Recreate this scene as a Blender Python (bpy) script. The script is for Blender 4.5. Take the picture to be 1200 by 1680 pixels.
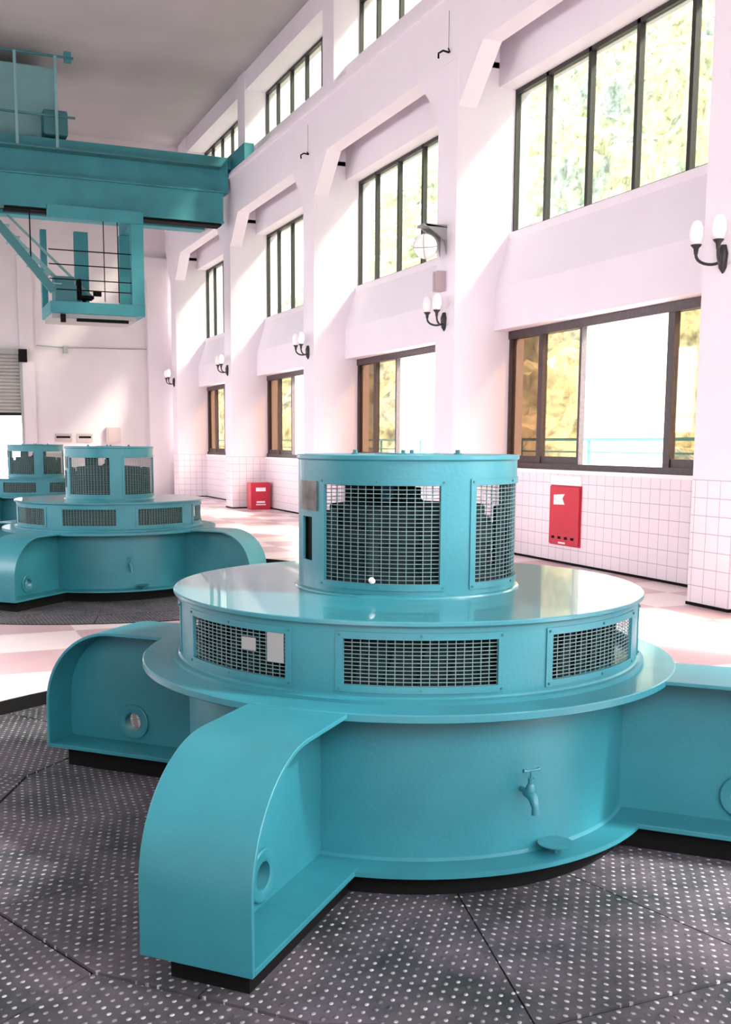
import bpy, bmesh, math, random
from math import sin, cos, pi, radians
from mathutils import Vector, Matrix, noise

random.seed(7)
for _o in list(bpy.data.objects):
    bpy.data.objects.remove(_o)
SC = bpy.context.scene
COL = SC.collection

# ------------------------------------------------------------------ camera
# hall frame: +x towards the window wall, +y along the hall, origin under the nearest generator
FPX, CX, CY = 1707.4, 572.2, 956.8            # focal length and principal point in pixels of the 1200 px wide frame
PITCH, ROLL, YAW = 0.1341, 0.0035, 0.3937
cam_d = bpy.data.cameras.new('camera')
cam = bpy.data.objects.new('camera', cam_d)
COL.objects.link(cam)
cam_d.sensor_fit = 'HORIZONTAL'
cam_d.sensor_width = 36.0
cam_d.lens = FPX / 1200.0 * 36.0
cam_d.shift_x = (600 - CX) / 1200.0
cam_d.shift_y = (CY - 840) / 1200.0
cam_d.clip_start, cam_d.clip_end = 0.05, 300
_F = Vector((0, cos(PITCH), -sin(PITCH)))
_U = Vector((0, sin(PITCH), cos(PITCH)))
_R = Vector((1, 0, 0))
_R2 = _R * cos(ROLL) + _U * sin(ROLL)
_U2 = -_R * sin(ROLL) + _U * cos(ROLL)
_rz = Matrix.Rotation(-YAW, 3, 'Z')
_R2, _U2, _B = _rz @ _R2, _rz @ _U2, _rz @ (-_F)
m = Matrix(((_R2.x, _U2.x, _B.x), (_R2.y, _U2.y, _B.y), (_R2.z, _U2.z, _B.z))).to_4x4()
m.translation = Vector((-2.348, -4.868, 1.8))
cam.matrix_world = m
SC.camera = cam

# ------------------------------------------------------------------ light and exposure
SC.view_settings.view_transform = 'Standard'
SC.view_settings.look = 'None'
SC.view_settings.gamma = 1.0
SC.view_settings.use_curve_mapping = False
SC.view_settings.exposure = 1.3
SC.cycles.use_denoising = True
SC.cycles.max_bounces = 10
SC.cycles.diffuse_bounces = 6
SC.cycles.transparent_max_bounces = 12
W = bpy.data.worlds.new('World')
SC.world = W
W.use_nodes = True
_bg = W.node_tree.nodes['Background']
_bg.inputs['Color'].default_value = (0.98, 0.96, 1.0, 1)
_bg.inputs['Strength'].default_value = 4.8
sun_d = bpy.data.lights.new('sun', 'SUN')
sun_d.energy = 13.0
sun_d.angle = radians(8)
sun_d.color = (1, 0.97, 0.9)
sun = bpy.data.objects.new('sun', sun_d)
COL.objects.link(sun)
sun.location = (30, -30, 40)
sun.rotation_euler = Vector((-0.62, 0.55, -0.75)).to_track_quat('-Z', 'Y').to_euler()

# ------------------------------------------------------------------ materials
def mat(name, col, rough=0.5, metal=0.0, bump=0.0, bscale=30.0, var=0.0, vscale=6.0, spec=0.5, coat=0.0):
    M = bpy.data.materials.new(name)
    M.use_nodes = True
    nt = M.node_tree
    N, L = nt.nodes, nt.links
    b = N['Principled BSDF']
    b.inputs['Base Color'].default_value = (*col, 1)
    b.inputs['Roughness'].default_value = rough
    b.inputs['Metallic'].default_value = metal
    b.inputs['Specular IOR Level'].default_value = spec
    b.inputs['Coat Weight'].default_value = coat
    tc = N.new('ShaderNodeTexCoord')
    if var > 0:
        n = N.new('ShaderNodeTexNoise')
        n.inputs['Scale'].default_value = vscale
        n.inputs['Detail'].default_value = 6
        L.new(tc.outputs['Object'], n.inputs['Vector'])
        r = N.new('ShaderNodeValToRGB')
        r.color_ramp.elements[0].position = 0.3
        r.color_ramp.elements[1].position = 0.7
        r.color_ramp.elements[0].color = (*[c * (1 - var) for c in col], 1)
        r.color_ramp.elements[1].color = (*[min(1, c * (1 + var)) for c in col], 1)
        L.new(n.outputs['Fac'], r.inputs['Fac'])
        L.new(r.outputs['Color'], b.inputs['Base Color'])
    if bump > 0:
        n2 = N.new('ShaderNodeTexNoise')
        n2.inputs['Scale'].default_value = bscale
        n2.inputs['Detail'].default_value = 3
        L.new(tc.outputs['Object'], n2.inputs['Vector'])
        bm_ = N.new('ShaderNodeBump')
        bm_.inputs['Strength'].default_value = bump
        bm_.inputs['Distance'].default_value = 0.01
        L.new(n2.outputs['Fac'], bm_.inputs['Height'])
        L.new(bm_.outputs['Normal'], b.inputs['Normal'])
    return M

def mth(nt, op, a, b=None, c=None):
    n = nt.nodes.new('ShaderNodeMath')
    n.operation = op
    for i, v in enumerate((a, b, c)):
        if v is None:
            continue
        if isinstance(v, (int, float)):
            n.inputs[i].default_value = v
        else:
            nt.links.new(v, n.inputs[i])
    return n.outputs[0]

def mixc(nt, fac, a, b):
    n = nt.nodes.new('ShaderNodeMix')
    n.data_type = 'RGBA'
    for i, v in ((0, fac), (6, a), (7, b)):
        if isinstance(v, tuple):
            n.inputs[i].default_value = (*v, 1)
        elif isinstance(v, (int, float)):
            n.inputs[i].default_value = v
        else:
            nt.links.new(v, n.inputs[i])
    return n.outputs[2]

TEAL = (0.022, 0.182, 0.225)
M_TEAL = mat('turquoise_paint', TEAL, 0.42, bump=0.12, bscale=60, var=0.10, vscale=3, coat=0.08)
M_DECK = mat('glossy_turquoise_deck', TEAL, 0.30, bump=0.05, bscale=12, var=0.10, vscale=3, coat=0.45)
M_TEALDK = mat('dark_turquoise_paint', (0.02, 0.13, 0.15), 0.6)
M_MESH = mat('pale_wire', (0.13, 0.23, 0.24), 0.5, 0.2)
M_INNER = mat('dark_interior', (0.002, 0.012, 0.014), 0.85)
M_BORE = mat('bare_steel', (0.75, 0.75, 0.73), 0.35, 0.6)
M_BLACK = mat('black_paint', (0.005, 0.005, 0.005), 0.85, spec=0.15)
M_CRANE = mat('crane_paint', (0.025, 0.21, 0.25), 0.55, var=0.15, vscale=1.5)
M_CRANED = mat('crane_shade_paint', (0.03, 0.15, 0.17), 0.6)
M_TROL = mat('trolley_sheet', (0.16, 0.33, 0.35), 0.6, var=0.15, vscale=1)
M_FRAME = mat('dark_brown_frame', (0.045, 0.028, 0.03), 0.45, var=0.3, vscale=20)
M_FRAMEB = mat('black_frame', (0.015, 0.014, 0.014), 0.45)
M_RED = mat('red_enamel', (0.50, 0.015, 0.04), 0.35, var=0.08)
M_WHITEP = mat('white_plastic', (0.86, 0.84, 0.84), 0.4)
M_GREY = mat('grey_metal', (0.30, 0.31, 0.31), 0.5, 0.2)
M_GAUGE = mat('dull_gauge_glass', (0.12, 0.11, 0.10), 0.25, var=0.4, vscale=12)
M_SHUT = mat('shutter_grey', (0.33, 0.32, 0.31), 0.6, 0.1)
M_CEIL = mat('ceiling_paint', (0.40, 0.385, 0.395), 0.9, var=0.06, vscale=0.6, bump=0.2, bscale=8)
M_CONC = mat('concrete', (0.6, 0.58, 0.57), 0.9, var=0.1, vscale=1)
M_PINKGREY = mat('pink_grey_metal', (0.42, 0.33, 0.35), 0.6)

def wall_material():
    M = bpy.data.materials.new('white_plaster_and_tile')
    M.use_nodes = True
    nt = M.node_tree
    N, L = nt.nodes, nt.links
    b = N['Principled BSDF']
    g = N.new('ShaderNodeNewGeometry')
    s = N.new('ShaderNodeSeparateXYZ')
    L.new(g.outputs['Position'], s.inputs[0])
    sn = N.new('ShaderNodeSeparateXYZ')
    L.new(g.outputs['True Normal'], sn.inputs[0])
    X, Y, Z = s.outputs
    def line(v, off):
        f = mth(nt, 'FRACT', mth(nt, 'DIVIDE', mth(nt, 'ADD', v, off), 0.2))
        d = mth(nt, 'ABSOLUTE', mth(nt, 'SUBTRACT', f, 0.5))
        return mth(nt, 'GREATER_THAN', d, 0.478)
    lz = line(Z, 100.0)
    ly = mth(nt, 'MULTIPLY', line(Y, 100.05), mth(nt, 'GREATER_THAN', mth(nt, 'ABSOLUTE', sn.outputs[0]), 0.5))
    lx = mth(nt, 'MULTIPLY', line(X, 100.18), mth(nt, 'GREATER_THAN', mth(nt, 'ABSOLUTE', sn.outputs[1]), 0.5))
    ln = mth(nt, 'MAXIMUM', lz, mth(nt, 'MAXIMUM', lx, ly))
    low = mth(nt, 'LESS_THAN', Z, 1.405)
    ln = mth(nt, 'MULTIPLY', ln, low)
    nz = N.new('ShaderNodeTexNoise')
    nz.inputs['Scale'].default_value = 1.3
    nz.inputs['Detail'].default_value = 4
    L.new(g.outputs['Position'], nz.inputs['Vector'])
    paint = mixc(nt, nz.outputs['Fac'], (0.74, 0.68, 0.755), (0.80, 0.75, 0.815))
    tile = mixc(nt, nz.outputs['Fac'], (0.76, 0.67, 0.73), (0.82, 0.75, 0.79))
    c = mixc(nt, low, paint, tile)
    c = mixc(nt, ln, c, (0.44, 0.355, 0.40))
    L.new(c, b.inputs['Base Color'])
    L.new(mth(nt, 'SUBTRACT', 0.85, mth(nt, 'MULTIPLY', low, 0.5)), b.inputs['Roughness'])
    return M
M_WALL = wall_material()
M_LOWBOUNCE = mat('low_bounce_paint', (0.30, 0.28, 0.29), 0.9)  # kept dark on the unseen walls to cut bounced light
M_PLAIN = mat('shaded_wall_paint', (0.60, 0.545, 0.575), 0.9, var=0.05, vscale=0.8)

def floor_material():
    M = bpy.data.materials.new('pink_checker_floor')
    M.use_nodes = True
    nt = M.node_tree
    N, L = nt.nodes, nt.links
    b = N['Principled BSDF']
    g = N.new('ShaderNodeNewGeometry')
    s = N.new('ShaderNodeSeparateXYZ')
    L.new(g.outputs['Position'], s.inputs[0])
    fx = mth(nt, 'FLOOR', mth(nt, 'DIVIDE', mth(nt, 'ADD', s.outputs[0], 90.97), 0.9))
    fy = mth(nt, 'FLOOR', mth(nt, 'DIVIDE', mth(nt, 'ADD', s.outputs[1], 90.0 - 3.63), 0.9))
    ck = mth(nt, 'MODULO', mth(nt, 'ADD', mth(nt, 'ADD', fx, fy), 1.0), 2.0)
    nz = N.new('ShaderNodeTexNoise')
    nz.inputs['Scale'].default_value = 3.0
    nz.inputs['Detail'].default_value = 8
    L.new(g.outputs['Position'], nz.inputs['Vector'])
    a = mixc(nt, nz.outputs['Fac'], (0.52, 0.32, 0.34), (0.66, 0.45, 0.47))
    c = mixc(nt, nz.outputs['Fac'], (0.78, 0.63, 0.62), (0.86, 0.74, 0.72))
    L.new(mixc(nt, ck, a, c), b.inputs['Base Color'])
    b.inputs['Roughness'].default_value = 0.28
    return M
M_FLOOR = floor_material()

def stud_material():
    M = bpy.data.materials.new('studded_dark_plate')
    M.use_nodes = True
    nt = M.node_tree
    N, L = nt.nodes, nt.links
    b = N['Principled BSDF']
    uv = N.new('ShaderNodeUVMap')
    s = N.new('ShaderNodeSeparateXYZ')
    L.new(uv.outputs['UV'], s.inputs[0])
    u = mth(nt, 'DIVIDE', s.outputs[0], 0.052)
    v = mth(nt, 'DIVIDE', s.outputs[1], 0.040)
    row = mth(nt, 'MULTIPLY', mth(nt, 'MODULO', mth(nt, 'FLOOR', mth(nt, 'ADD', v, 1000)), 2.0), 0.5)
    fu = mth(nt, 'SUBTRACT', mth(nt, 'FRACT', mth(nt, 'ADD', mth(nt, 'ADD', u, 1000), row)), 0.5)
    fv = mth(nt, 'SUBTRACT', mth(nt, 'FRACT', mth(nt, 'ADD', v, 1000)), 0.5)
    d = mth(nt, 'SQRT', mth(nt, 'ADD', mth(nt, 'MULTIPLY', fu, fu), mth(nt, 'MULTIPLY', fv, fv)))
    h = mth(nt, 'MAXIMUM', mth(nt, 'SUBTRACT', 1.0, mth(nt, 'DIVIDE', d, 0.27)), 0.0)
    g = N.new('ShaderNodeNewGeometry')
    nz = N.new('ShaderNodeTexNoise')
    nz.inputs['Scale'].default_value = 2.2
    nz.inputs['Detail'].default_value = 10
    nz.inputs['Roughness'].default_value = 0.7
    L.new(g.outputs['Position'], nz.inputs['Vector'])
    ct = mth(nt, 'MULTIPLY', mth(nt, 'SUBTRACT', nz.outputs['Fac'], 0.36), 3.4)
    ct.node.use_clamp = True
    base = mixc(nt, ct, (0.018, 0.028, 0.030), (0.115, 0.095, 0.115))
    n3 = N.new('ShaderNodeTexNoise')
    n3.inputs['Scale'].default_value = 22
    n3.inputs['Detail'].default_value = 4
    L.new(g.outputs['Position'], n3.inputs['Vector'])
    glint_var = mth(nt, 'MULTIPLY', mth(nt, 'SUBTRACT', n3.outputs['Fac'], 0.32), 3.2)
    glint_var.node.use_clamp = True
    stud_glint = mth(nt, 'MULTIPLY', mth(nt, 'GREATER_THAN', h, 0.30), glint_var)  # highlights on the stud tops, painted into the base colour
    L.new(mixc(nt, stud_glint, base, (0.50, 0.48, 0.50)), b.inputs['Base Color'])
    b.inputs['Roughness'].default_value = 0.62
    b.inputs['Specular IOR Level'].default_value = 0.3
    bp = N.new('ShaderNodeBump')
    bp.inputs['Strength'].default_value = 0.9
    bp.inputs['Distance'].default_value = 0.006
    L.new(h, bp.inputs['Height'])
    L.new(bp.outputs['Normal'], b.inputs['Normal'])
    return M
M_STUD = stud_material()

def glass(name, col, gl=0.06):
    M = bpy.data.materials.new(name)
    M.use_nodes = True
    nt = M.node_tree
    N, L = nt.nodes, nt.links
    N.remove(N['Principled BSDF'])
    t = N.new('ShaderNodeBsdfTransparent')
    t.inputs[0].default_value = (*col, 1)
    gs = N.new('ShaderNodeBsdfGlossy')
    gs.inputs['Roughness'].default_value = 0.03
    mx = N.new('ShaderNodeMixShader')
    mx.inputs[0].default_value = gl
    L.new(t.outputs[0], mx.inputs[1])
    L.new(gs.outputs[0], mx.inputs[2])
    L.new(mx.outputs[0], N['Material Output'].inputs['Surface'])
    return M
M_GLASS = glass('clear_glass', (0.48, 0.49, 0.44))
M_TINT = glass('bronze_glass', (0.50, 0.44, 0.36))
M_TINT2 = glass('double_bronze_glass', (0.28, 0.215, 0.165))

def foliage_material():
    M = bpy.data.materials.new('hill_foliage')
    M.use_nodes = True
    nt = M.node_tree
    N, L = nt.nodes, nt.links
    b = N['Principled BSDF']
    g = N.new('ShaderNodeNewGeometry')
    n1 = N.new('ShaderNodeTexNoise')
    n1.inputs['Scale'].default_value = 0.28
    n1.inputs['Detail'].default_value = 4
    L.new(g.outputs['Position'], n1.inputs['Vector'])
    n2 = N.new('ShaderNodeTexNoise')
    n2.inputs['Scale'].default_value = 1.6
    n2.inputs['Detail'].default_value = 8
    n2.inputs['Roughness'].default_value = 0.75
    L.new(g.outputs['Position'], n2.inputs['Vector'])
    r1 = N.new('ShaderNodeValToRGB')
    e = r1.color_ramp.elements
    e[0].position, e[0].color = 0.38, (0.38, 0.45, 0.44, 1)
    e[1].position, e[1].color = 0.62, (0.60, 0.58, 0.40, 1)
    x = e.new(0.5)
    x.color = (0.50, 0.55, 0.38, 1)
    L.new(n1.outputs['Fac'], r1.inputs['Fac'])
    r2 = N.new('ShaderNodeValToRGB')
    e = r2.color_ramp.elements
    e[0].position, e[0].color = 0.36, (0.42, 0.42, 0.44, 1)
    e[1].position, e[1].color = 0.62, (1.9, 1.9, 1.9, 1)
    L.new(n2.outputs['Fac'], r2.inputs['Fac'])
    mx = N.new('ShaderNodeMix')
    mx.data_type = 'RGBA'
    mx.blend_type = 'MULTIPLY'
    mx.inputs[0].default_value = 1.0
    L.new(r1.outputs['Color'], mx.inputs[6])
    L.new(r2.outputs['Color'], mx.inputs[7])
    L.new(mx.outputs[2], b.inputs['Base Color'])
    b.inputs['Roughness'].default_value = 0.9
    return M
M_FOL = foliage_material()

# ------------------------------------------------------------------ mesh helpers
class MB:
    """collects shapes into one mesh"""
    def __init__(s):
        s.v, s.f = [], []
    def box(s, x0, x1, y0, y1, z0, z1):
        return s.prism([(x0, y0), (x1, y0), (x1, y1), (x0, y1)], z0, z1)
    def prism(s, pts, z0, z1):
        n = len(pts); k = len(s.v)
        s.v += [(x, y, z0) for x, y in pts] + [(x, y, z1) for x, y in pts]
        s.f.append(tuple(k + n - 1 - i for i in range(n)))
        s.f.append(tuple(k + n + i for i in range(n)))
        for i in range(n):
            j = (i + 1) % n
            s.f.append((k + i, k + j, k + n + j, k + n + i))
        return s
    def prism_dir(s, pts, fn, a, b):
        """extrude outline pts along a third axis: fn(p, t) gives the point"""
        n = len(pts); k = len(s.v)
        s.v += [fn(p, a) for p in pts] + [fn(p, b) for p in pts]
        s.f.append(tuple(k + n - 1 - i for i in range(n)))
        s.f.append(tuple(k + n + i for i in range(n)))
        for i in range(n):
            j = (i + 1) % n
            s.f.append((k + i, k + j, k + n + j, k + n + i))
        return s
    def lathe(s, prof, seg=96, c=(0, 0), a0=0.0, a1=2 * pi):
        full = abs(a1 - a0 - 2 * pi) < 1e-6
        n = len(prof); k = len(s.v)
        cnt = seg if full else seg + 1
        for i in range(cnt):
            a = a0 + (a1 - a0) * i / seg
            for r, z in prof:
                s.v.append((c[0] + r * cos(a), c[1] + r * sin(a), z))
        for i in range(seg):
            j = (i + 1) % cnt
            for q in range(n - 1):
                s.f.append((k + i * n + q, k + j * n + q, k + j * n + q + 1, k + i * n + q + 1))
        return s
    def tube(s, pts, r, seg=10, caps=True):
        pts = [Vector(p) for p in pts]
        rs = r if isinstance(r, (list, tuple)) else [r] * len(pts)
        k = len(s.v)
        prev = None
        for i, p in enumerate(pts):
            if i == 0: t = pts[1] - p
            elif i == len(pts) - 1: t = p - pts[-2]
            else: t = pts[i + 1] - pts[i - 1]
            t.normalize()
            up = Vector((0, 0, 1)) if abs(t.z) < 0.95 else Vector((1, 0, 0))
            a = t.cross(up).normalized() if prev is None else (prev - t * prev.dot(t)).normalized()
            prev = a
            b = t.cross(a)
            for j in range(seg):
                w = 2 * pi * j / seg
                q = p + (a * cos(w) + b * sin(w)) * rs[i]
                s.v.append(tuple(q))
        for i in range(len(pts) - 1):
            for j in range(seg):
                j2 = (j + 1) % seg
                s.f.append((k + i * seg + j, k + i * seg + j2, k + (i + 1) * seg + j2, k + (i + 1) * seg + j))
        if caps:
            s.f.append(tuple(k + j for j in reversed(range(seg))))
            e = k + (len(pts) - 1) * seg
            s.f.append(tuple(e + j for j in range(seg)))
        return s
    def bar(s, p, q, w, h):
        """rectangular bar from p to q, w sideways, h in the other direction"""
        p, q = Vector(p), Vector(q)
        t = (q - p).normalized()
        up = Vector((0, 0, 1)) if abs(t.z) < 0.9 else Vector((0, 1, 0))
        a = t.cross(up).normalized(); b = a.cross(t)
        k = len(s.v)
        for c in (p, q):
            for sa, sb in ((-1, -1), (1, -1), (1, 1), (-1, 1)):
                s.v.append(tuple(c + a * sa * w / 2 + b * sb * h / 2))
        s.f += [(k, k + 1, k + 2, k + 3), (k + 7, k + 6, k + 5, k + 4)]
        for i in range(4):
            j = (i + 1) % 4
            s.f.append((k + i, k + i + 4, k + j + 4, k + j))
        return s
    def build(s, name, material, parent=None, smooth=False, bevel=0.0, solid=0.0, angle=35):
        me = bpy.data.meshes.new(name)
        me.from_pydata([tuple(v) for v in s.v], [], s.f)
        bm = bmesh.new(); bm.from_mesh(me)
        bmesh.ops.remove_doubles(bm, verts=bm.verts, dist=1e-5)
        bmesh.ops.recalc_face_normals(bm, faces=bm.faces)
        if solid:
            bmesh.ops.solidify(bm, geom=bm.faces[:], thickness=solid)
            bmesh.ops.recalc_face_normals(bm, faces=bm.faces)
        if smooth:
            for f in bm.faces: f.smooth = True
            for e in bm.edges:
                if len(e.link_faces) == 2 and e.calc_face_angle(0) > radians(angle):
                    e.smooth = False
        bm.to_mesh(me); bm.free()
        me.materials.append(material)
        o = bpy.data.objects.new(name, me)
        COL.objects.link(o)
        if parent is not None: o.parent = parent
        if bevel:
            md = o.modifiers.new('bevel', 'BEVEL'); md.width = bevel; md.segments = 2; md.limit_method = 'ANGLE'
            md.angle_limit = radians(40)
        return o

def tag(o, label=None, cat=None, group=None, kind=None):
    if label: o['label'] = label
    if cat: o['category'] = cat
    if group: o['group'] = group
    if kind: o['kind'] = kind
    return o

def empty(name, loc, rz=0.0, **kw):
    o = bpy.data.objects.new(name, None)
    o.empty_display_size = 0.2
    COL.objects.link(o)
    o.location = loc
    o.rotation_euler = (0, 0, rz)
    return tag(o, **kw)

def copy_tree(o, parent=None):
    c = o.copy()
    COL.objects.link(c)
    c.parent = parent
    for ch in [q for q in ALL() if q.parent == o]:
        copy_tree(ch, c)
    return c

def ALL():
    return list(bpy.data.objects)

def struct(o, label):
    return tag(o, label, 'structure', kind='structure')

# ------------------------------------------------------------------ the hall shell
FZ = -0.03           # floor level
PF = 5.82            # pillar faces
TW = 6.79            # tiled wall face
BW = 6.55            # band and upper wall face
WX = 6.88            # plane of the glass
OUT = 7.15
PC = [10.7 + 6.43 * k for k in (-2, -1, 0, 1, 2, 3)]      # pillar centres along y
PH = 0.33
YEND = 31.0
Y0, XL = -8.6, -9.0
ZC = 11.6

S = 8.93
PITR = 3.31
bm = bmesh.new()
es = []
loops = [[(XL - .3, Y0), (OUT, Y0), (OUT, YEND + .3), (XL - .3, YEND + .3)]]
for k in range(3):
    loops.append([(PITR * cos(2 * pi * i / 120), k * S + PITR * sin(2 * pi * i / 120)) for i in range(120)])
for lp in loops:
    vs = [bm.verts.new((x, y, FZ)) for x, y in lp]
    es += [bm.edges.new((vs[i], vs[(i + 1) % len(vs)])) for i in range(len(vs))]
bmesh.ops.triangle_fill(bm, edges=es, use_beauty=True)
bm.verts.index_update()
mb = MB()
mb.v = [tuple(v.co) for v in bm.verts]
mb.f = [tuple(v.index for v in f.verts) for f in bm.faces]
bm.free()
mb.box(XL - .3, OUT, Y0, YEND + .3, FZ - .25, FZ - .20)
struct(mb.build('floor', M_FLOOR), 'glossy floor of pink and cream square tiles')
mb = MB(); mb.box(XL - .3, OUT + .4, Y0, YEND + .3, ZC, ZC + .3)
struct(mb.build('ceiling', M_CEIL), 'flat grey ceiling high above the hall')

# window wall: tiled parapet, bands with sloped apron, upper wall, clerestory parapet and roof edge
mb = MB()
mb.box(TW, OUT, Y0, YEND, FZ, 1.40)
prof = [(BW, 3.63), (OUT, 3.63), (OUT, 5.20), (6.80, 5.20), (6.80, 5.08), (BW, 4.29)]
mb.prism_dir(prof, lambda p, t: (p[0], t, p[1]), Y0, YEND)
mb.box(BW, OUT, Y0, YEND, 7.42, 9.75)
mb.box(6.30, OUT, Y0, YEND, 11.12, ZC)
struct(mb.build('wall_right', M_WALL), 'white window wall with a tiled parapet and plaster bands')
mb = MB()
mb.box(PF, 6.15, Y0, YEND, 7.80, 8.80)
mb.box(PF - .05, 6.2, Y0, YEND, 8.80, 8.86)
mb.box(PF + .02, 6.12, Y0, YEND, 8.86, 8.98)
struct(mb.build('trim_1', M_WALL), 'long white runway beam under the clerestory')
n = 2
for c in PC:
    mb = MB()
    mb.box(PF - .004, OUT - .02, c - PH, c + PH, FZ - .01, 7.79)
    hp = [(c - PH - .75, 7.805), (c - PH, 7.055), (c + PH, 7.055), (c + PH + .75, 7.805)]
    mb.prism_dir(hp, lambda p, t: (t, p[0], p[1]), PF + .003, 6.147)
    mb.box(6.16, OUT - .02, c - PH, c + PH, 7.7, 8.9)
    mb.box(6.27, OUT - .02, c - PH + .002, c + PH - .002, 8.91, ZC + .01)
    struct(mb.build('trim_%d' % n, M_WALL), 'white pillar with haunches and a tiled foot')
    n += 1

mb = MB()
mb.box(TW - .012, TW, Y0, YEND, FZ, FZ + .035)  # black strip draws contact shadow and dirt along the wall foot
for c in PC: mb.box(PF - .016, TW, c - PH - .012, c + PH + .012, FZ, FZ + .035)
struct(mb.build('shade_dirt_strip_right', M_BLACK), 'thin black strip for contact shadow and dirt where the tiled wall meets the floor')

mb = MB()
for i in range(len(PC)):
    mb.box(TW - .03, TW, PC[i] + PH, (PC[i + 1] - PH) if i + 1 < len(PC) else YEND, 1.345, 1.398)
struct(mb.build('trim_20', M_WHITEP), 'white window sill above the tiles')

# windows ------------------------------------------------------------
wn = 1
def lower_window(y0, y1, open_gap=True):
    """y0 near end, y1 far end of the bay"""
    global wn
    z0, z1 = 1.40, 3.63
    x = WX
    f = MB()
    f.box(x - .05, x + .10, y0, y1, z1 - .13, z1)
    f.box(x - .06, x + .12, y0, y1, z0, z0 + .09)
    f.box(x - .03, x + .08, y1 - .05, y1, z0, z1)
    f.box(x - .03, x + .08, y0, y0 + .05, z0, z1)
    o = struct(f.build('window_%d' % wn, M_FRAME), 'dark brown sliding window above the tiled parapet')
    wn += 1
    s = lambda t: y1 - t
    for t, w, mtl in ((.95, .12, M_FRAME), (2.02, .055, M_FRAME), (4.03, .13, M_FRAME)):
        MB().box(x - .03, x + .06, s(t) - w / 2, s(t) + w / 2, z0 + .05, z1 - .08).build('mullion', mtl, o)
    for t0, t1, g, dx in ((.0, .95, M_TINT2, 0), (.95, 2.02, M_TINT, .01), (4.03, y1 - y0, M_TINT, 0)):
        MB().box(x + .01 + dx, x + .016 + dx, s(t1), s(t0), z0 + .06, z1 - .1).build('pane', g, o)
        k = MB()
        k.box(x - .01, x + .04, s(t1), s(t0), z0 + .09, z0 + .20)
        k.build('sash_rail', M_FRAME, o)
    return o

def upper_window(y0, y1, z0, z1, pitch=1.09, first=.92):
    global wn
    x = WX + .02
    f = MB()
    f.box(x - .04, x + .05, y0, y1, z1 - .07, z1)
    f.box(x - .04, x + .05, y0, y1, z0, z0 + .03)
    f.box(x - .04, x + .05, y1 - .03, y1, z0, z1)
    f.box(x - .04, x + .05, y0, y0 + .05, z0, z1)
    o = struct(f.build('window_%d' % wn, M_FRAMEB), 'tall fixed window with thin black mullions')
    wn += 1
    t = first
    while y1 - t > y0 + .2:
        MB().box(x - .04, x + .05, y1 - t - .035, y1 - t + .035, z0, z1).build('mullion', M_FRAMEB, o)
        t += pitch
    MB().box(x, x + .006, y0, y1, z0 + .02, z1 - .05).build('pane', M_GLASS, o)
    return o

for i in range(len(PC)):
    a = PC[i] + PH
    b = (PC[i + 1] - PH) if i + 1 < len(PC) else YEND
    if b - a < 2: continue
    lower_window(a, b)
    upper_window(a, b, 5.20, 7.42)
    upper_window(a, b, 9.75, 11.12)

# left wall, out of the picture, its unseen openings shaped to steer the fill light
mb = MB()
mb.box(XL - .3, XL, Y0, YEND, FZ, 2.2)
mb.box(XL - .3, XL, Y0, YEND, 5.2, ZC)
mb.box(XL - .3, XL, Y0, 3.4, 2.2, 5.2)
for c in PC[2:]:
    mb.box(XL - .3, XL, c - .8, c + .8, 2.2, 5.2)
struct(mb.build('wall_left', M_LOWBOUNCE), 'unseen left wall of the hall with openings shaped for the fill light')
mb = MB()  # unseen wall added to hold back light from behind the camera
mb.box(XL - .3, -6.5, Y0 - .3, Y0, FZ, ZC); mb.box(-6.5, 4.5, Y0 - .3, Y0, FZ, 3.0); mb.box(-6.5, 4.5, Y0 - .3, Y0, 6.6, ZC); mb.box(4.5, OUT, Y0 - .3, Y0, FZ, ZC)
struct(mb.build('wall_front', M_LOWBOUNCE), 'unseen end wall behind the viewer, added with one opening to limit the light')

# end wall with a roller door opening
mb = MB()
DX0, DX1, DZ = -3.2, 0.98, 4.62
mb.box(XL, DX0, YEND, YEND + .3, FZ, ZC)
mb.box(DX0, DX1, YEND, YEND + .3, DZ, ZC)
mb.box(DX1, OUT, YEND, YEND + .3, FZ, ZC)
mb.box(5.12, PF, YEND - .22, YEND, FZ, 7.2)
mb.prism_dir([(4.6, 7.7), (5.12, 7.2), (PF, 7.2), (PF, 7.9), (4.6, 7.9)], lambda p, t: (p[0], t, p[1]), YEND - .22, YEND)
mb.box(DX1, DX1 + .45, YEND - .05, YEND, FZ, ZC - .1)
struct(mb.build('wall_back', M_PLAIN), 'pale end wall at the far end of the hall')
mb = MB(); mb.box(DX1 + .5, PF, YEND - .035, YEND - .0, FZ, 1.42)
struct(mb.build('baseboard_back', M_PINKGREY), 'darker dado along the far end wall')
sh = MB()
z = 2.72
while z < DZ - .02:
    sh.prism_dir([(0, z), (-.035, z + .03), (-.035, z + .08), (0, z + .11)], lambda p, t: (t, YEND + .08 + p[0], p[1]), DX0, DX1)
    z += .11
o = struct(sh.build('door_1', M_SHUT), 'grey roller shutter half raised in the end wall')
MB().box(DX0, DX1, YEND + .02, YEND + .12, 2.64, 2.72).build('bottom_bar', M_BLACK, o)
MB().box(DX1 - .02, DX1 + .06, YEND - .06, YEND + .1, FZ, DZ).build('guide_rail', M_GREY, o)
MB().box(DX0, DX1 + .1, YEND - .12, YEND - .002, DZ, DZ + .14).build('drum_box', M_GREY, o)
MB().box(DX1 - .05, DX1 + .2, YEND - .3, YEND - .005, 4.35, 4.75).build('drive_unit', M_BLACK, o)

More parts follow.
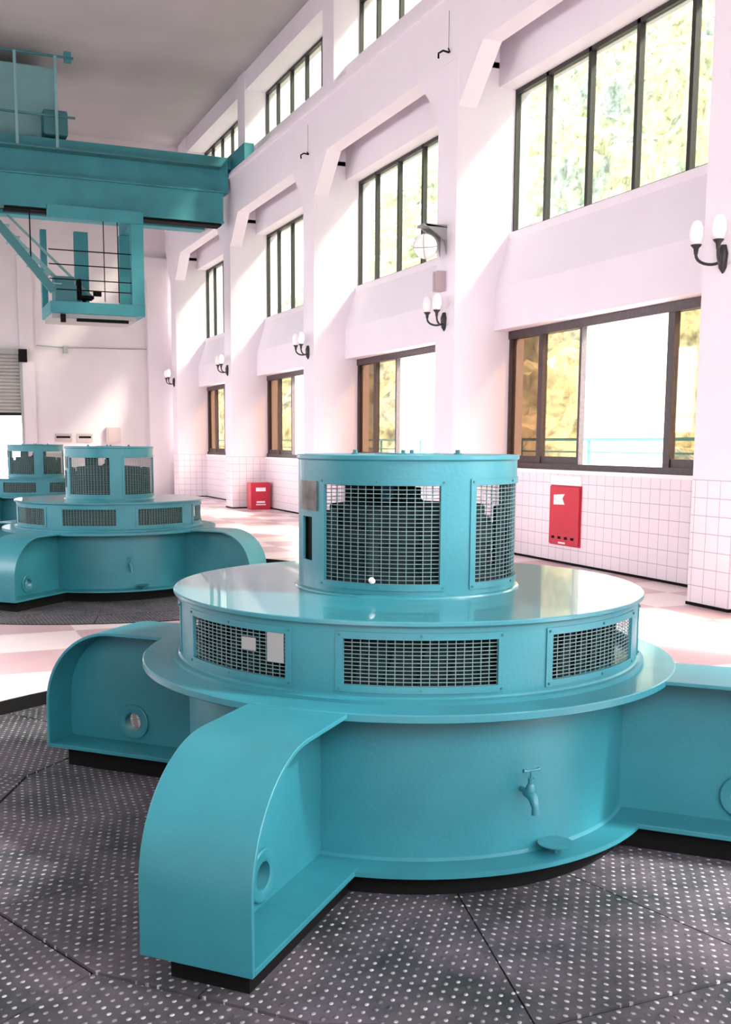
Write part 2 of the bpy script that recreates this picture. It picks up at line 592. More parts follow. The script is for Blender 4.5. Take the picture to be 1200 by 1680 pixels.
# outside: yard and wooded slope
mb = MB(); mb.box(-60, 40, -60, 120, -.45, -.35)
struct(mb.build('ground', M_CONC), 'pale yard outside the hall')
bm = bmesh.new()
NX, NY = 90, 260
gv = []
for i in range(NX + 1):
    row = []
    for j in range(NY + 1):
        t = i / NX
        x = 17 + 34 * t
        y = -15 + 100 * j / NY
        z = -0.4 + 34 * t ** 0.85
        p = Vector((x, y, z))
        d = noise.noise(p * 0.35) * 1.6 + noise.noise(p * 1.1) * .7 + noise.noise(p * 2.7) * .3
        row.append(bm.verts.new((x - d * (.8 if i else 0), y + noise.noise(p * 1.3 + Vector((9, 0, 0))) * .5, z + d * (.9 if i else 0))))
    gv.append(row)
for i in range(NX):
    for j in range(NY):
        bm.faces.new((gv[i][j], gv[i + 1][j], gv[i + 1][j + 1], gv[i][j + 1]))
me = bpy.data.meshes.new('hillside'); bm.to_mesh(me); bm.free(); me.materials.append(M_FOL)
o = bpy.data.objects.new('hillside', me); COL.objects.link(o)
tag(o, 'wooded yellow-green hillside outside the windows', 'hillside', kind='stuff')
fe = empty('yard_railing', (12.5, 20, -.35), label='pale turquoise railing outside beyond the window sills', cat='railing')
MB().bar((0, -25, 2.25), (0, 50, 2.25), .07, .07).build('top_rail', M_TEAL, fe)
MB().bar((0, -25, 1.95), (0, 50, 1.95), .04, .04).build('lower_rail', M_TEAL, fe)
for j in range(26): MB().bar((0, -25 + 3 * j, 0), (0, -25 + 3 * j, 2.25), .06, .06).build('post', M_TEAL, fe)

# ------------------------------------------------------------------ generators
def arcshell(name, r, z0, z1, openings, parent, mtl, zo0, zo1, thick=.012):
    """cylindrical wall with rectangular openings given as (deg0, deg1, z0, z1)"""
    angs = set(range(0, 361, 3))
    zs = {z0, z1}
    for o_ in openings:
        a, b = o_[0] % 360, o_[1] % 360
        angs |= {a, b}
        zs |= {o_[2], o_[3]}
    angs = sorted(angs); zs = sorted(zs)
    def inside(a, z):
        for o_ in openings:
            w = (o_[1] - o_[0])
            if (a - o_[0]) % 360 < w and o_[2] < z < o_[3]: return True
        return False
    mb = MB()
    for i in range(len(angs) - 1):
        a, b = angs[i], angs[i + 1]
        if b - a < 1e-6: continue
        for j in range(len(zs) - 1):
            if inside((a + b) / 2, (zs[j] + zs[j + 1]) / 2): continue
            k = len(mb.v)
            for aa, zz in ((a, zs[j]), (b, zs[j]), (b, zs[j + 1]), (a, zs[j + 1])):
                mb.v.append((r * cos(radians(aa)), r * sin(radians(aa)), zz))
            mb.f.append((k, k + 1, k + 2, k + 3))
    o = mb.build(name, mtl, parent, smooth=True, solid=thick)
    return o

def curved_box(mb, r0, r1, a0, a1, z0, z1, seg=None):
    seg = seg or max(1, int(abs(a1 - a0) / 3))
    k = len(mb.v)
    for i in range(seg + 1):
        a = radians(a0 + (a1 - a0) * i / seg)
        for r, z in ((r0, z0), (r1, z0), (r1, z1), (r0, z1)):
            mb.v.append((r * cos(a), r * sin(a), z))
    for i in range(seg):
        for q in range(4):
            q2 = (q + 1) % 4
            mb.f.append((k + i * 4 + q, k + i * 4 + q2, k + i * 4 + 4 + q2, k + i * 4 + 4 + q))
    mb.f.append((k, k + 1, k + 2, k + 3))
    e = k + seg * 4
    mb.f.append((e + 3, e + 2, e + 1, e))

def vent_panel(parent, r, a0, a1, z0, z1, pitch_s, pitch_z, border_a, border_z, blank=None):
    """raised frame with screws, and a slotted wire mesh as its sub-part"""
    f = MB()
    ro, ri = r + .006, r - .004
    A0, A1, Z0, Z1 = a0 - border_a, a1 + border_a, z0 - border_z, z1 + border_z
    curved_box(f, ri, ro, A0, A1, Z0, z0)
    curved_box(f, ri, ro, A0, A1, z1, Z1)
    curved_box(f, ri, ro, A0, a0, z0, z1, 1)
    curved_box(f, ri, ro, a1, A1, z0, z1, 1)
    fr = f.build('vent_panel', M_TEAL, parent, smooth=True)
    w = MB()
    rm = r - .006
    nv = max(2, round(radians(a1 - a0) * r / pitch_s))
    nz = max(2, round((z1 - z0) / pitch_z))
    for i in range(nv + 1):
        a = a0 + (a1 - a0) * i / nv
        da = math.degrees(.0016 / rm)
        curved_box(w, rm - .003, rm, a - da, a + da, z0, z1, 1)
    for j in range(nz + 1):
        z = z0 + (z1 - z0) * j / nz
        curved_box(w, rm - .002, rm + .001, a0, a1, z - .0016, z + .0016, max(4, int((a1 - a0) / 3)))
    w.build('wire_mesh', M_MESH, fr)
    for a in (A0 + border_a * .5, (A0 + A1) / 2, A1 - border_a * .5):
        for z in (Z0 + border_z * .45, Z1 - border_z * .45):
            p = Vector((cos(radians(a)), sin(radians(a)), 0))
            b = MB()
            b.tube([tuple(p * (ro - .001) + Vector((0, 0, z))), tuple(p * (ro + .005) + Vector((0, 0, z)))], .0055, 6)
            b.build('screw', M_TEALDK, fr)
    return fr

RD, RM, RDK, RF, RP, RB = .56, 1.175, 1.202, 1.362, 1.13, 1.272
ZTOP, ZDK, ZFL = 1.743, 1.074, .725

def make_generator():
    G = empty('generator', (0, 0, 0))
    # pedestal
    pd = MB()
    pd.lathe([(RP - .03, .0), (RP, .0), (RP, ZFL - .036), (RP - .03, ZFL - .036), (RP - .03, .0)], 128)
    pd.build('pedestal', M_TEAL, G, smooth=True)
    bf = MB(); bf.lathe([(RP - .1, 0), (RB, 0), (RB, .022), (RP + .012, .024), (RP, .036), (RP - .1, .036), (RP - .1, 0)], 128)
    bf.build('base_flange', M_TEAL, G, smooth=True)
    pl = MB(); pl.lathe([(.9, -.116), (1.16, -.116), (1.16, -.001), (.9, -.001), (.9, -.116)], 96)  # black colour stands in for the shade in the gap under the base
    pl.build('shade_plinth', M_BLACK, G, smooth=True)
    tf = MB(); tf.lathe([(RP - .2, ZFL - .036), (RF - .004, ZFL - .036), (RF, ZFL - .032), (RF, ZFL - .005), (RF - .005, ZFL), (1.21, ZFL),
                         (1.21, ZFL + .016), (1.20, ZFL + .02), (RM + .008, ZFL + .02), (RM, ZFL + .028), (.9, ZFL + .028), (.9, ZFL - .036), (RP - .2, ZFL - .036)], 144)
    tf.build('stator_flange', M_TEAL, G, smooth=True)
    # four feet of I section with a rounded shoulder
    a = .46; s1 = 2.17; th = .018; hw = .225; zt = ZFL - .006
    def outline(off, bot=0.0):
        pts = [(1.05, zt - off), (s1 - a, zt - off)]
        for q in range(1, 17):
            w = pi / 2 * q / 16
            pts.append((s1 - a + (a - off) * sin(w), zt - a + (a - off) * cos(w)))
        pts.append((s1 - off, bot))
        return pts
    for k in range(4):
        A = radians(45 + 90 * k)
        ca, sa = cos(A), sin(A)
        fn = lambda p, t: (p[0] * ca - t * sa, p[0] * sa + t * ca, p[1])
        leg = MB()
        o1, o2 = outline(0.0), outline(th)
        kk = len(leg.v); n_ = len(o1)
        for pts in (o1, o2):
            for t in (-hw, hw):
                leg.v += [fn(p, t) for p in pts]
        for i in range(n_ - 1):
            leg.f.append((i, i + 1, n_ + i + 1, n_ + i))
            leg.f.append((2 * n_ + i, 3 * n_ + i, 3 * n_ + i + 1, 2 * n_ + i + 1))
            leg.f.append((i, 2 * n_ + i, 2 * n_ + i + 1, i + 1))
            leg.f.append((n_ + i, n_ + i + 1, 3 * n_ + i + 1, 3 * n_ + i))
        leg.f.append((n_ - 1, 3 * n_ - 1, 4 * n_ - 1, 2 * n_ - 1))
        leg.f.append((0, n_, 3 * n_, 2 * n_))
        L_ = leg.build('leg', M_TEAL, G, smooth=True, bevel=.003)
        # bottom plate
        bp = MB(); bp.prism_dir([(RP - .02, 0), (s1 - th, 0), (s1 - th, .024), (RP - .02, .024)], fn, -hw, hw)
        bp.build('foot_plate', M_TEAL, L_, bevel=.003)
        pk = MB(); pk.prism_dir([(1.17, -.116), (s1 - .10, -.116), (s1 - .10, -.001), (1.17, -.001)], fn, -.16, .16)  # added under the foot, black to paint the shade there
        pk.build('shade_packing', M_BLACK, L_)
        # web with a bored hole
        H = (1.70, .150); hr = .062; hb = .105
        ow = outline(th, .024)
        ring = []
        nh = 32
        poly = [(RP - .02, .024)] + [(RP - .02, zt - th)] + ow[1:]
        wb = MB()
        for t in (-.014, .014):
            bm = bmesh.new()
            ov = [bm.verts.new(fn(p, t)) for p in poly]
            hv = [bm.verts.new(fn((H[0] + hr * cos(2 * pi * i / nh), H[1] + hr * sin(2 * pi * i / nh)), t)) for i in range(nh)]
            es = [bm.edges.new((ov[i], ov[(i + 1) % len(ov)])) for i in range(len(ov))]
            es += [bm.edges.new((hv[i], hv[(i + 1) % nh])) for i in range(nh)]
            bmesh.ops.triangle_fill(bm, edges=es, use_beauty=True)
            bm.verts.index_update()
            k0 = len(wb.v)
            wb.v += [tuple(v.co) for v in bm.verts]
            for f in bm.faces: wb.f.append(tuple(k0 + v.index for v in f.verts))
            bm.free()
        kp = len(wb.v)
        wb.v += [fn((H[0] + hr * cos(2 * pi * i / nh), H[1] + hr * sin(2 * pi * i / nh)), t) for t in (-.014, .014) for i in range(nh)]
        for i in range(nh):
            j = (i + 1) % nh
            wb.f.append((kp + i, kp + j, kp + nh + j, kp + nh + i))
        wb.build('web_plate', M_TEAL, L_, smooth=True, angle=30)
        rg = MB()
        prof = [(hb, .012), (hb, .026), (hb - .005, .03), (hr + .002, .03), (hr - .004, .026), (hr - .004, -.026), (hr + .002, -.03), (hb - .005, -.03), (hb, -.026), (hb, -.012)]
        k0 = len(rg.v)
        for i in range(nh):
            w = 2 * pi * i / nh
            for r, t in prof: rg.v.append(fn((H[0] + r * cos(w), H[1] + r * sin(w)), t))
        q_ = len(prof)
        for i in range(nh):
            j = (i + 1) % nh
            for q in range(q_ - 1):
                rg.f.append((k0 + i * q_ + q, k0 + j * q_ + q, k0 + j * q_ + q + 1, k0 + i * q_ + q + 1))
        rg.build('lifting_hole_ring', M_TEAL, L_, smooth=True)
        bo = MB(); k0 = 0
        for i in range(nh):
            w = 2 * pi * i / nh
            for t in (-.027, .027): bo.v.append(fn((H[0] + (hr - .005) * cos(w), H[1] + (hr - .005) * sin(w)), t))
        for i in range(nh):
            j = (i + 1) % nh
            bo.f.append((2 * i, 2 * j, 2 * j + 1, 2 * i + 1))
        bo.build('hole_bore', M_TEAL, L_, smooth=True, solid=.002)
    # stator housing
    ops = [(-112.5 + 45 * k - 16, -112.5 + 45 * k + 16, .797, .993) for k in range(8)]
    arcshell('stator_housing', RM, ZFL + .02, ZDK - .02, ops, G, M_TEAL, .797, .993)
    for i, o_ in enumerate(ops):
        vent_panel(G, RM, o_[0], o_[1], o_[2], o_[3], .036, .0165, 1.6, .03)
    co = MB()
    co.lathe([(1.02, ZFL), (1.02, ZDK - .05), (.6, ZDK - .05)], 96)
    for i in range(48):
        t = 2 * pi * i / 48
        co.tube([(1.045 * cos(t), 1.045 * sin(t), ZFL + .02), (1.05 * cos(t + .05), 1.05 * sin(t + .05), ZDK - .1)], .022, 6)
    co.build('stator_coil', M_INNER, G, smooth=True)['label'] = 'dark coils behind the mesh'
    # deck
    dk = MB()
    dk.lathe([(.4, ZDK - .022), (RDK - .003, ZDK - .022), (RDK, ZDK - .018), (RDK, ZDK - .004), (RDK - .004, ZDK), (RD + .022, ZDK),
              (RD + .018, ZDK + .008), (RD + .004, ZDK + .014), (RD - .03, ZDK + .014), (.4, ZDK + .014)], 160)
    dk.build('deck_plate', M_DECK, G, smooth=True)
    # upper drum
    zo0, zo1 = 1.14, 1.603
    dops = [(-160.7, -99.5), (-80.3, -19.1), (0.0, 61.0), (81.0, 142.0)]
    dops = [(x, y, zo0, zo1) for x, y in dops]
    slot = (176.5, 188.0, 1.222, 1.438)
    arcshell('exciter_housing', RD, ZDK + .005, ZTOP - .01, dops + [slot], G, M_TEAL, zo0, zo1)
    for o_ in dops:
        vent_panel(G, RD, o_[0], o_[1], o_[2], o_[3], .040, .0195, 3.2, .03)
    gp = MB(); curved_box(gp, RD - .005, RD + .008, 173.2, 193.4, 1.471, 1.615)
    gp.build('gauge_window', M_GAUGE, G, smooth=True)['label'] = 'grey rectangular gauge window'
    sp = MB(); curved_box(sp, RD - .035, RD - .025, 166, 197, 1.19, 1.46)
    sp.build('slot_backing', M_BLACK, G, smooth=True)
    ld = MB()
    ld.lathe([(.0, ZTOP), (RD + .006, ZTOP), (RD + .010, ZTOP - .003), (RD + .010, ZTOP - .02), (RD + .004, ZTOP - .026), (RD - .02, ZTOP - .026)], 128)
    ld.lathe([(.17, ZTOP), (.17, ZTOP + .006), (.0, ZTOP + .006)], 48)
    ld.build('lid', M_TEAL, G, smooth=True)
    for lat in (-.27, -.022, .022, .26):
        x, y = lat * .92, -lat * .38
        b = MB(); b.tube([(x, y, ZTOP), (x, y, ZTOP + .022)], .012, 6)
        b.tube([(x, y, ZTOP), (x, y, ZTOP + .006)], .02, 12)
        b.build('bolt', M_TEALDK, G)
    # exciter inside
    ex = MB()
    ex.lathe([(.50, ZDK + .016), (.50, ZDK + .10), (.44, ZDK + .12), (.44, ZDK + .24), (.47, ZDK + .25), (.47, ZDK + .31), (.40, ZDK + .32), (.40, ZDK + .41),
              (.10, ZDK + .42), (.05, ZDK + .46), (.03, ZDK + .60), (.05, ZTOP - .03)], 48)
    for i in range(12):
        t = radians(15 + 30 * i)
        ex.bar((.49 * cos(t), .49 * sin(t), ZDK + .02), (.49 * cos(t), .49 * sin(t), ZDK + .40), .05, .03)
    for L_, w_ in ((0.0, .10), (-.23, .15)):
        ex.bar((L_ * .92, -L_ * .38, ZDK + .40), (L_ * .92, -L_ * .38, ZDK + (.50 if L_ == 0 else .60)), w_, .12)
    ex.bar((-.42, .1, ZDK + .30), (.42, -.1, ZDK + .30), .12, .1)
    ex.build('exciter', M_INNER, G, smooth=True)['label'] = 'dark exciter behind the mesh'
    # water tap
    ta = radians(-89.0)
    d = Vector((cos(ta), sin(ta), 0)); s_ = Vector((-sin(ta), cos(ta), 0)); u = Vector((0, 0, 1))
    P = lambda r, s, z: tuple(d * r + s_ * s + u * z)
    t = MB()
    t.tube([P(RP - .01, 0, .315), P(RP + .03, 0, .315), P(RP + .06, 0, .315)], [.013, .011, .014], 10)
    t.tube([P(RP + .045, 0, .315), P(RP + .075, 0, .315), P(RP + .10, .0, .30), P(RP + .115, 0, .265), P(RP + .118, 0, .235)], [.022, .026, .022, .017, .019], 12)
    t.tube([P(RP + .075, 0, .32), P(RP + .075, 0, .35), P(RP + .075, 0, .36), P(RP + .075, 0, .385)], [.022, .02, .013, .014], 12)
    tp = t.build('water_tap', M_TEAL, G, smooth=True)
    h = MB(); h.tube([P(RP + .075, 0, .38), P(RP + .075, 0, .42)], .006, 8)
    h.tube([P(RP + .075, -.04, .42), P(RP + .075, -.02, .418), P(RP + .075, .02, .418), P(RP + .075, .04, .42)], [.009, .006, .006, .009], 8)
    h.build('tap_handle', M_TEAL, tp, smooth=True)
    # drain tray
    tx, ty = 1.200 * cos(radians(-82)), 1.200 * sin(radians(-82))
    dr = MB()
    dr.tube([(tx, ty, .02), (tx, ty, .055)], .01, 10)
    dr.lathe([(.0, .05), (.03, .05), (.078, .066), (.08, .07), (.074, .071), (.03, .062), (0, .06)], 32, (tx, ty))
    dr.build('drain_tray', M_TEAL, G, smooth=True)
    return G

def add_pit(c, name_label):
    P = empty('pit_cover', (c[0], c[1], 0), label=name_label, cat='floor plate', group=None)
    RV = sorted(v + 90 * k for k in range(-5, 8) for v in (-146.5, -123.5, -104, -76))
    def ring_r(a):
        lo = max(v for v in RV if v <= a + 1e-6); hi = min(v for v in RV if v > a + 1e-6)
        h = radians(hi - lo) / 2
        return 2.2 * cos(h) / cos(radians(a - (lo + hi) / 2))
    def plate(r0, r1, a0, a1, rot, zt=-.118):
        mb = MB()
        n_ = max(2, int((a1 - a0) / 4))
        def pt(r, a):
            if r == 'ring': r = ring_r(a)
            return (r * cos(radians(a)), r * sin(radians(a)))
        def run(r, a, b):
            if r == 'ring':
                aa = [a] + sorted([v for v in RV if min(a, b) + .5 < v < max(a, b) - .5], reverse=b < a) + [b]
            else:
                aa = [a + (b - a) * i / n_ for i in range(n_ + 1)]
            return [pt(r, x) for x in aa]
        pts = run(r1, a0, a1) + run(r0, a1, a0)
        # shrink slightly for the seam
        cx_ = sum(p[0] for p in pts) / len(pts); cy_ = sum(p[1] for p in pts) / len(pts)
        pts = [(cx_ + (x - cx_) * .989, cy_ + (y - cy_) * .989) for x, y in pts]
        mb.prism(pts, zt - .012, zt)
        o = mb.build('plate', M_STUD, P)
        me = o.data
        uv = me.uv_layers.new(name='UVMap')
        cr, sr = cos(rot), sin(rot)
        for lp in me.loops:
            v = me.vertices[lp.vertex_index].co
            uv.data[lp.index].uv = (v.x * cr + v.y * sr, -v.x * sr + v.y * cr)
        return o
    for q in range(4):
        b = -135 + 90 * q
        # inner plates between the feet, then the outer ring
        cuts = [b, b + 31, b + 59, b + 90]
        for i in range(3):
            plate(1.05, 'ring', cuts[i], cuts[i + 1], radians((cuts[i] + cuts[i + 1]) / 2 + (20 if i % 2 else -8)))
        cuts = [b - 11.5, b + 11.5, b + 31, b + 59, b + 78.5]
        for i in range(4):
            plate('ring', 3.28, cuts[i], cuts[i + 1], radians((cuts[i] + cuts[i + 1]) / 2 + (25 if i % 2 else 0)))
    rm = MB()
    rm.lathe([(3.285, -.15), (3.305, -.15), (3.305, -.026), (3.300, -.024), (3.285, -.028), (3.285, -.15)], 120)
    rm.build('edge_trim', M_BLACK, P, smooth=True)
    bk = MB(); bk.lathe([(0, -.15), (3.28, -.15), (3.28, -.135), (0, -.135)], 96)
    bk.build('pit_bed', M_BLACK, P)
    return P

GEN = make_generator()
PATCH = []
tag(GEN, 'turquoise hydro generator nearest the camera, filling the foreground', 'generator', 'turquoise generators in a row')
g2 = copy_tree(GEN); g2.location = (0, S, 0)
g2['label'] = 'second turquoise generator, standing just behind the nearest one'
g3 = copy_tree(GEN); g3.location = (0, 2 * S, 0)
g3['label'] = 'farthest turquoise generator, half hidden at the left edge'
for a0, a1, z0, z1 in ((-146.2, -142, .862, .993), (-153.5, -149.5, .90, .955)):
    mb = MB(); curved_box(mb, RM - .004, RM + .002, a0, a1, z0, z1)
    mb.build('patch_plate', M_GREY, GEN, smooth=True)['label'] = 'bare metal patch over the mesh'
bm = bmesh.new(); bmesh.ops.create_icosphere(bm, subdivisions=2, radius=.016)
for v in bm.verts: v.co *= 1 + .35 * noise.noise(v.co * 60)
me = bpy.data.meshes.new('paper_scrap'); bm.to_mesh(me); bm.free(); me.materials.append(M_WHITEP)
o = bpy.data.objects.new('paper_scrap', me); COL.objects.link(o)
o.location = (.575 * cos(radians(-132)), .575 * sin(radians(-132)), 1.158)
tag(o, 'small crumpled white scrap stuck at the foot of the nearest drum mesh', 'paper scrap')
add_pit((0, 0), 'dark studded cover plates under the nearest generator')
add_pit((0, S), 'dark studded cover plates under the second generator')
add_pit((0, 2 * S), 'dark studded cover plates under the farthest generator')

# ------------------------------------------------------------------ wall fittings
def fire_cabinet():
    y0, y1, z0, z1, x = 8.10, 8.90, .25, 1.17, TW
    E = empty('fire_cabinet', (x, (y0 + y1) / 2, z0), label='tall red fire hydrant cabinet door set in the white tiled parapet', cat='fire cabinet')
    yy, h = (y1 - y0) / 2, z1 - z0
    b = MB(); b.box(-.02, .0, -yy, yy, 0, h)
    b.build('cabinet_body', M_RED, E, bevel=.004)
    d = MB(); d.box(-.045, -.022, -yy + .015, yy - .015, .02, h - .02)
    dd = d.build('door', M_RED, E, bevel=.006)
    lb = MB()
    lb.prism_dir([(.27, h - .30), (.27, h - .15), (-.02, h - .13), (.04, h - .2), (-.02, h - .29)], lambda p, t: (t, p[0], p[1]), -.05, -.046)
    lb.build('label_sheet', M_WHITEP, dd)
    v = MB()
    for k in range(4): v.box(-.049, -.046, -.28 + k * .17, -.20 + k * .17, .10, .14)
    v.build('vent_slots', M_BLACK, dd)
    s = MB(); s.box(-.05, -.046, -.06, .12, .03, .055)
    s.build('handle_strip', M_WHITEP, dd)
    MB().box(-.03, 0, -yy, yy, h + .003, h + .14).build('header_strip', M_WHITEP, E)
fire_cabinet()

E = empty('extinguisher_box', (6.42, 22.75, FZ), label='small red fire extinguisher box on the floor by the far pillar', cat='fire box')
MB().box(-.28, .28, -.18, .18, 0, .74).build('box_body', M_RED, E, bevel=.01)
q = MB(); q.box(-.24, .24, -.19, -.181, .05, .69); dq = q.build('door', M_RED, E)
for bx in ((-.14, .14, .50, .60), (-.12, .12, .18, .23), (-.14, .14, .12, .15)):
    MB().box(bx[0], bx[1], -.197, -.191, bx[2], bx[3]).build('white_marking', M_WHITEP, dq)

def sconce(c, label):
    z = 3.78
    E = empty('wall_sconce', (PF, c, z), label=label, cat='wall lamp', group='double wall sconces on the pillars')
    p = MB()
    p.tube([(-.02, 0, -.16), (-.02, 0, -.10), (-.02, 0, .05), (-.02, 0, .14)], [.004, .045, .06, .03], 12)
    p.tube([(0, 0, 0), (-.07, 0, 0)], .03, 10)
    p.build('back_plate', M_FRAMEB, E, smooth=True)
    for s in (-1, 1):
        a = MB()
        pts = []
        for i in range(11):
            t = i / 10
            w = -pi * .98 * t
            pts.append((-.05 - .13 * (1 - cos(pi * t)) / 2 * 1.5, s * .17 * (1 - cos(pi * t)) / 2, -.02 - .09 * sin(pi * t * .9) + .10 * t))
        a.tube(pts, .016, 8)
        x, y, zz = pts[-1]
        a.tube([(x, y, zz), (x, y, zz + .06), (x, y, zz + .09), (x, y, zz + .10)], [.02, .028, .055, .06], 14)
        ar = a.build('arm', M_FRAMEB, E, smooth=True)
        g = MB(); g.lathe([(.035, zz + .10), (.055, zz + .13), (.075, zz + .20), (.07, zz + .28), (.045, zz + .34), (0, zz + .36)], 20, (x, y))
        g.build('glass_shade', M_WHITEP, ar, smooth=True)['label'] = 'white glass shade'
    return E
names = ['on the pillar at the right edge of the picture', 'on the pillar behind the nearest generator, below the floodlight',
         'on the third pillar back, left of the nearest drum', 'on the fourth pillar back, above the small red box', 'on the farthest pillar beside the end wall']
for i, c in enumerate(PC[1:]):
    sconce(c, 'black double-armed sconce ' + names[i])

# floodlight on pillar P1
E = empty('floodlight', (PF, 10.80, 4.52), label='round caged white floodlight with a grey gear box on a pillar', cat='floodlight')
b = MB()
b.prism_dir([(0, .75), (-.42, .78), (-.05, .55), (0, .3)], lambda p, t: (p[0], t, p[1]), .10, .13)
b.prism_dir([(0, .75), (-.42, .78), (-.05, .55), (0, .3)], lambda p, t: (p[0], t, p[1]), -.13, -.10)
b.box(-.42, 0, -.13, .13, .74, .78)
b.build('bracket', M_GREY, E)
lmp = MB()
c0 = Vector((-.30, 0, .46)); dr = Vector((-.62, -.72, -.3)).normalized()
lmp.tube([tuple(c0 - dr * .16), tuple(c0 - dr * .12), tuple(c0 - dr * .02), tuple(c0 + dr * .10), tuple(c0 + dr * .12)], [.06, .13, .19, .20, .20], 28)
lh = lmp.build('lamp_head', M_GREY, E, smooth=True)
ls = MB(); ls.tube([tuple(c0 + dr * .12), tuple(c0 + dr * .16), tuple(c0 + dr * .2), tuple(c0 + dr * .215)], [.195, .17, .1, .02], 28)
ls.build('lens', M_WHITEP, lh, smooth=True)['label'] = 'white domed lens'
cg = MB()
q1 = dr.cross(Vector((0, 0, 1))).normalized(); q2 = q1.cross(dr)
for q_, r_ in ((q1, .2), (q2, .2)):
    cg.tube([tuple(c0 + q_ * r_ * cos(t) + dr * (.125 + .105 * sin(t))) for t in [pi * k / 14 for k in range(15)]], .006, 6)
cg.build('cage', M_GREY, lh, smooth=True)
g = MB(); g.box(-.16, -.005, -.12, .06, -.26, .06); g.box(-.17, -.16, -.02, .0, -.24, .04)
g.build('gear_box', M_PINKGREY, E, bevel=.01)
for c, txt in ((PC[2], 'beside the clerestory above the nearest pillar'), (PC[3], 'above the third pillar back')):
    E = empty('cable_hook', (PF, c, 7.95), label='small black wire hook on the runway beam ' + txt, cat='hook', group='wire hooks on the beam')
    k = MB(); k.tube([(-.0, .0, 0), (-.10, .02, .02), (-.14, .1, 0), (-.12, .14, -.06)], .016, 6); k.tube([(0, -.02, .0), (-.08, -.12, .01)], .012, 6)
    k.build('hook', M_BLACK, E)
    MB().tube([(-.012, 0, 0), (-.012, 0, .62)], .005, 5).build('wire', M_GREY, E)
for i, c in enumerate(PC[2:4]):
    E = MB(); E.prism_dir([(0, 0), (-.22, .02), (-.2, -.1), (-.06, -.24)], lambda p, t: (6.17 + t, c - PH - .002 + p[0], 7.98 + p[1]), 0, .14)  # black wedge stands in for the dark opening between beam and wall
    o = E.build('beam_gap_shade', M_BLACK)
    tag(o, ('black wedge painted for the dark gap behind the runway beam beside the nearest pillar', 'black wedge painted for the dark gap behind the runway beam beside the third pillar back')[i], 'bracket', 'dark wedges behind the beam')

# end wall fittings
for i, (x0, x1) in enumerate(((1.99, 2.54), (2.72, 3.22))):
    E = empty('wall_vent', ((x0 + x1) / 2, YEND, 1.8), label=('left' if i == 0 else 'right') + ' one of two small grey slotted vents low on the end wall', cat='vent', group='end wall vents')
    hwd = (x1 - x0) / 2
    MB().box(-hwd, hwd, -.04, 0, 0, .27).build('vent_frame', M_PINKGREY, E)
    MB().box(-hwd + .05, hwd - .05, -.045, -.04, .12, .19).build('slot', M_BLACK, E)
E = MB(); E.box(3.66, 4.14, YEND - .15, YEND - .004, 1.76, 2.28); E.box(3.72, 4.08, YEND - .16, YEND - .15, 1.82, 2.22)
tag(E.build('junction_box', M_PINKGREY), 'square brown-grey junction box on the end wall right of the vents', 'box')
E = MB()
E.tube([(1.5, YEND - .05, 4.90), (2.2, YEND - .05, 4.86), (5.1, YEND - .05, 4.90)], .022, 6)
E.box(2.35, 2.5, YEND - .12, YEND - .03, 4.68, 4.9)
tag(E.build('cable_run', M_GREY), 'thin grey cable strung across the end wall', 'cable')

# ------------------------------------------------------------------ overhead crane
CYR = 23.0
K = empty('bridge_crane', (0, CYR, 7.6), label='turquoise overhead bridge crane with a hanging operator cab', cat='crane')
def kb(name, mtl, *boxes, parent=K, bevel=0):
    m_ = MB()
    for b_ in boxes: m_.box(b_[0], b_[1], b_[2] - CYR, b_[3] - CYR, b_[4] - 7.6, b_[5] - 7.6)
    return m_.build(name, mtl, parent, bevel=bevel)
kb('near_girder', M_CRANE, (XL + .6, 5.55, 22.9, 23.4, 7.61, 8.33), (XL + .6, 5.56, 22.86, 23.44, 8.335, 8.375), (XL + .6, 5.56, 22.86, 23.44, 7.56, 7.605), (XL + .6, 5.75, 23.1, 23.5, 8.38, 9.3))
kb('far_girder', M_CRANE, (XL + .6, 5.75, 25.6, 26.1, 7.9, 9.3))
kb('end_truck', M_CRANE, (5.84, 6.10, 21.9, 27.0, 9.0, 9.4), (5.76, 5.835, 23.12, 26.08, 9.02, 9.28))
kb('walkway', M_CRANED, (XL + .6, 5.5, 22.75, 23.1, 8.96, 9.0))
kb('underside_channel', M_BLACK, (-.0, 5.5, 22.92, 23.38, 7.50, 7.555))
m_ = MB()
for zz in (11.15, 9.75): m_.bar((XL + .7, -.2, zz - 7.6), (1.75, -.2, zz - 7.6), .05, .05)
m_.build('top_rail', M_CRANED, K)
for xx in (-3.2, -1.4, .35, 1.3):
    MB().bar((xx, -.22, 9.0 - 7.6), (xx, -.22, 11.15 - 7.6), .07, .07).build('rail_post', M_TROL, K)
kb('trolley', M_TROL, (-3.0, 1.40, 23.52, 25.9, 9.35, 11.12), bevel=.04)
kb('motor', M_CRANED, (1.0, 1.6, 22.95, 23.45, 9.35, 9.95), bevel=.05)
kb('lamp_bracket', M_CRANE, (1.55, 1.72, 22.95, 23.05, 11.1, 11.35))
m_ = MB(); m_.bar((-.95, -.6, 7.0 - 7.6 + .9), (1.05, -.6, 5.45 - 7.6 + .05), .06, .20)
m_.build('stair_stringer', M_CRANED, K)
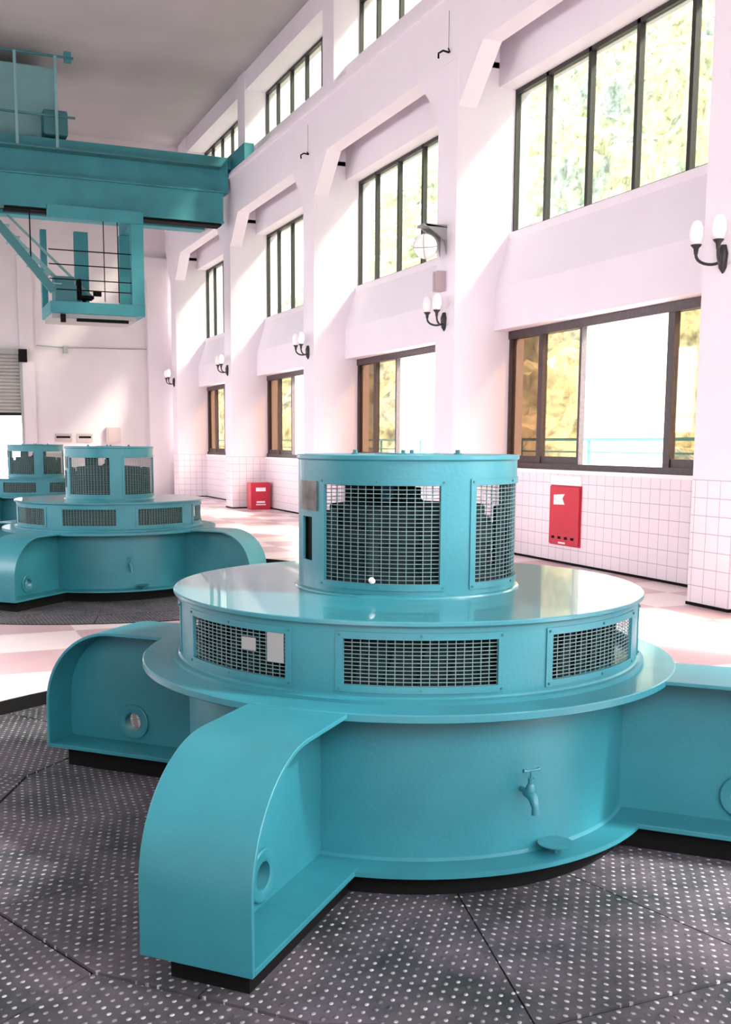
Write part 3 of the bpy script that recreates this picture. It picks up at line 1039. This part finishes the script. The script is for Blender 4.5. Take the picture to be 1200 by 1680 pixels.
m_ = MB(); m_.bar((-.2, .5, 7.35 - 7.6), (1.9, .5, 5.35 - 7.6), .05, .10); m_.bar((.1, .5, 7.45 - 7.6), (2.2, .5, 5.5 - 7.6), .05, .06)
for k in range(9):
    t = k / 8; m_.box(-.9 + 1.9 * t, -.65 + 1.9 * t, -.6, .5, .18 - 2.1 * t, .20 - 2.1 * t)
m_.build('stairs', M_TROL, K)
m_ = MB(); m_.bar((-3, -.4, 7.42 - 7.6), (3.2, -.4, 7.38 - 7.6), .02, .02); m_.bar((.53, -.6, -.2), (.53, -.6, -1.35), .03, .03)
m_.build('festoon_cable', M_BLACK, K)
cabm = kb('cab_frame', M_CRANE, (.95, 3.30, 22.35, 24.2, 4.98, 5.26), (2.98, 3.295, 22.355, 22.6, 5.265, 7.25), (2.98, 3.295, 23.95, 24.195, 5.265, 7.25),
          (.95, 1.1, 23.95, 24.19, 5.265, 7.25), (.95, 3.3, 22.35, 22.5, 7.26, 7.555), (3.02, 3.3, 22.505, 24.2, 7.26, 7.555), (1.8, 2.15, 23.9, 24.1, 5.265, 7.25))
kb('underfloor_box', M_GREY, (1.0, 3.1, 22.5, 24.0, 4.86, 4.98), parent=cabm)
kb('footstep', M_BLACK, (1.2, 1.32, 22.4, 22.5, 4.76, 4.96), (1.6, 2.9, 22.5, 22.56, 4.80, 4.88), parent=cabm)
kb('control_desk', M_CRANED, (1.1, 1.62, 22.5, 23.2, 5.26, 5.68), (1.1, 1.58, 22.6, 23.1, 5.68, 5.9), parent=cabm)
kb('operator_seat', M_BLACK, (1.72, 2.1, 22.9, 23.3, 5.42, 5.5), (1.72, 1.8, 22.9, 23.3, 5.5, 5.9), (1.85, 1.93, 23.05, 23.15, 5.26, 5.42), (2.1, 2.3, 22.9, 23.0, 5.5, 5.62), parent=cabm)
m_ = MB()
for zz in (5.55, 5.8, 6.15, 6.5): m_.bar((.95, -.6, zz - 7.6), (3.05, -.6, zz - 7.6), .02, .025)
for xx in (2.3, 2.65): m_.bar((xx, -.6, -2.3), (xx, -.6, -.3), .02, .02)
m_.build('guard_rail', M_BLACK, cabm)
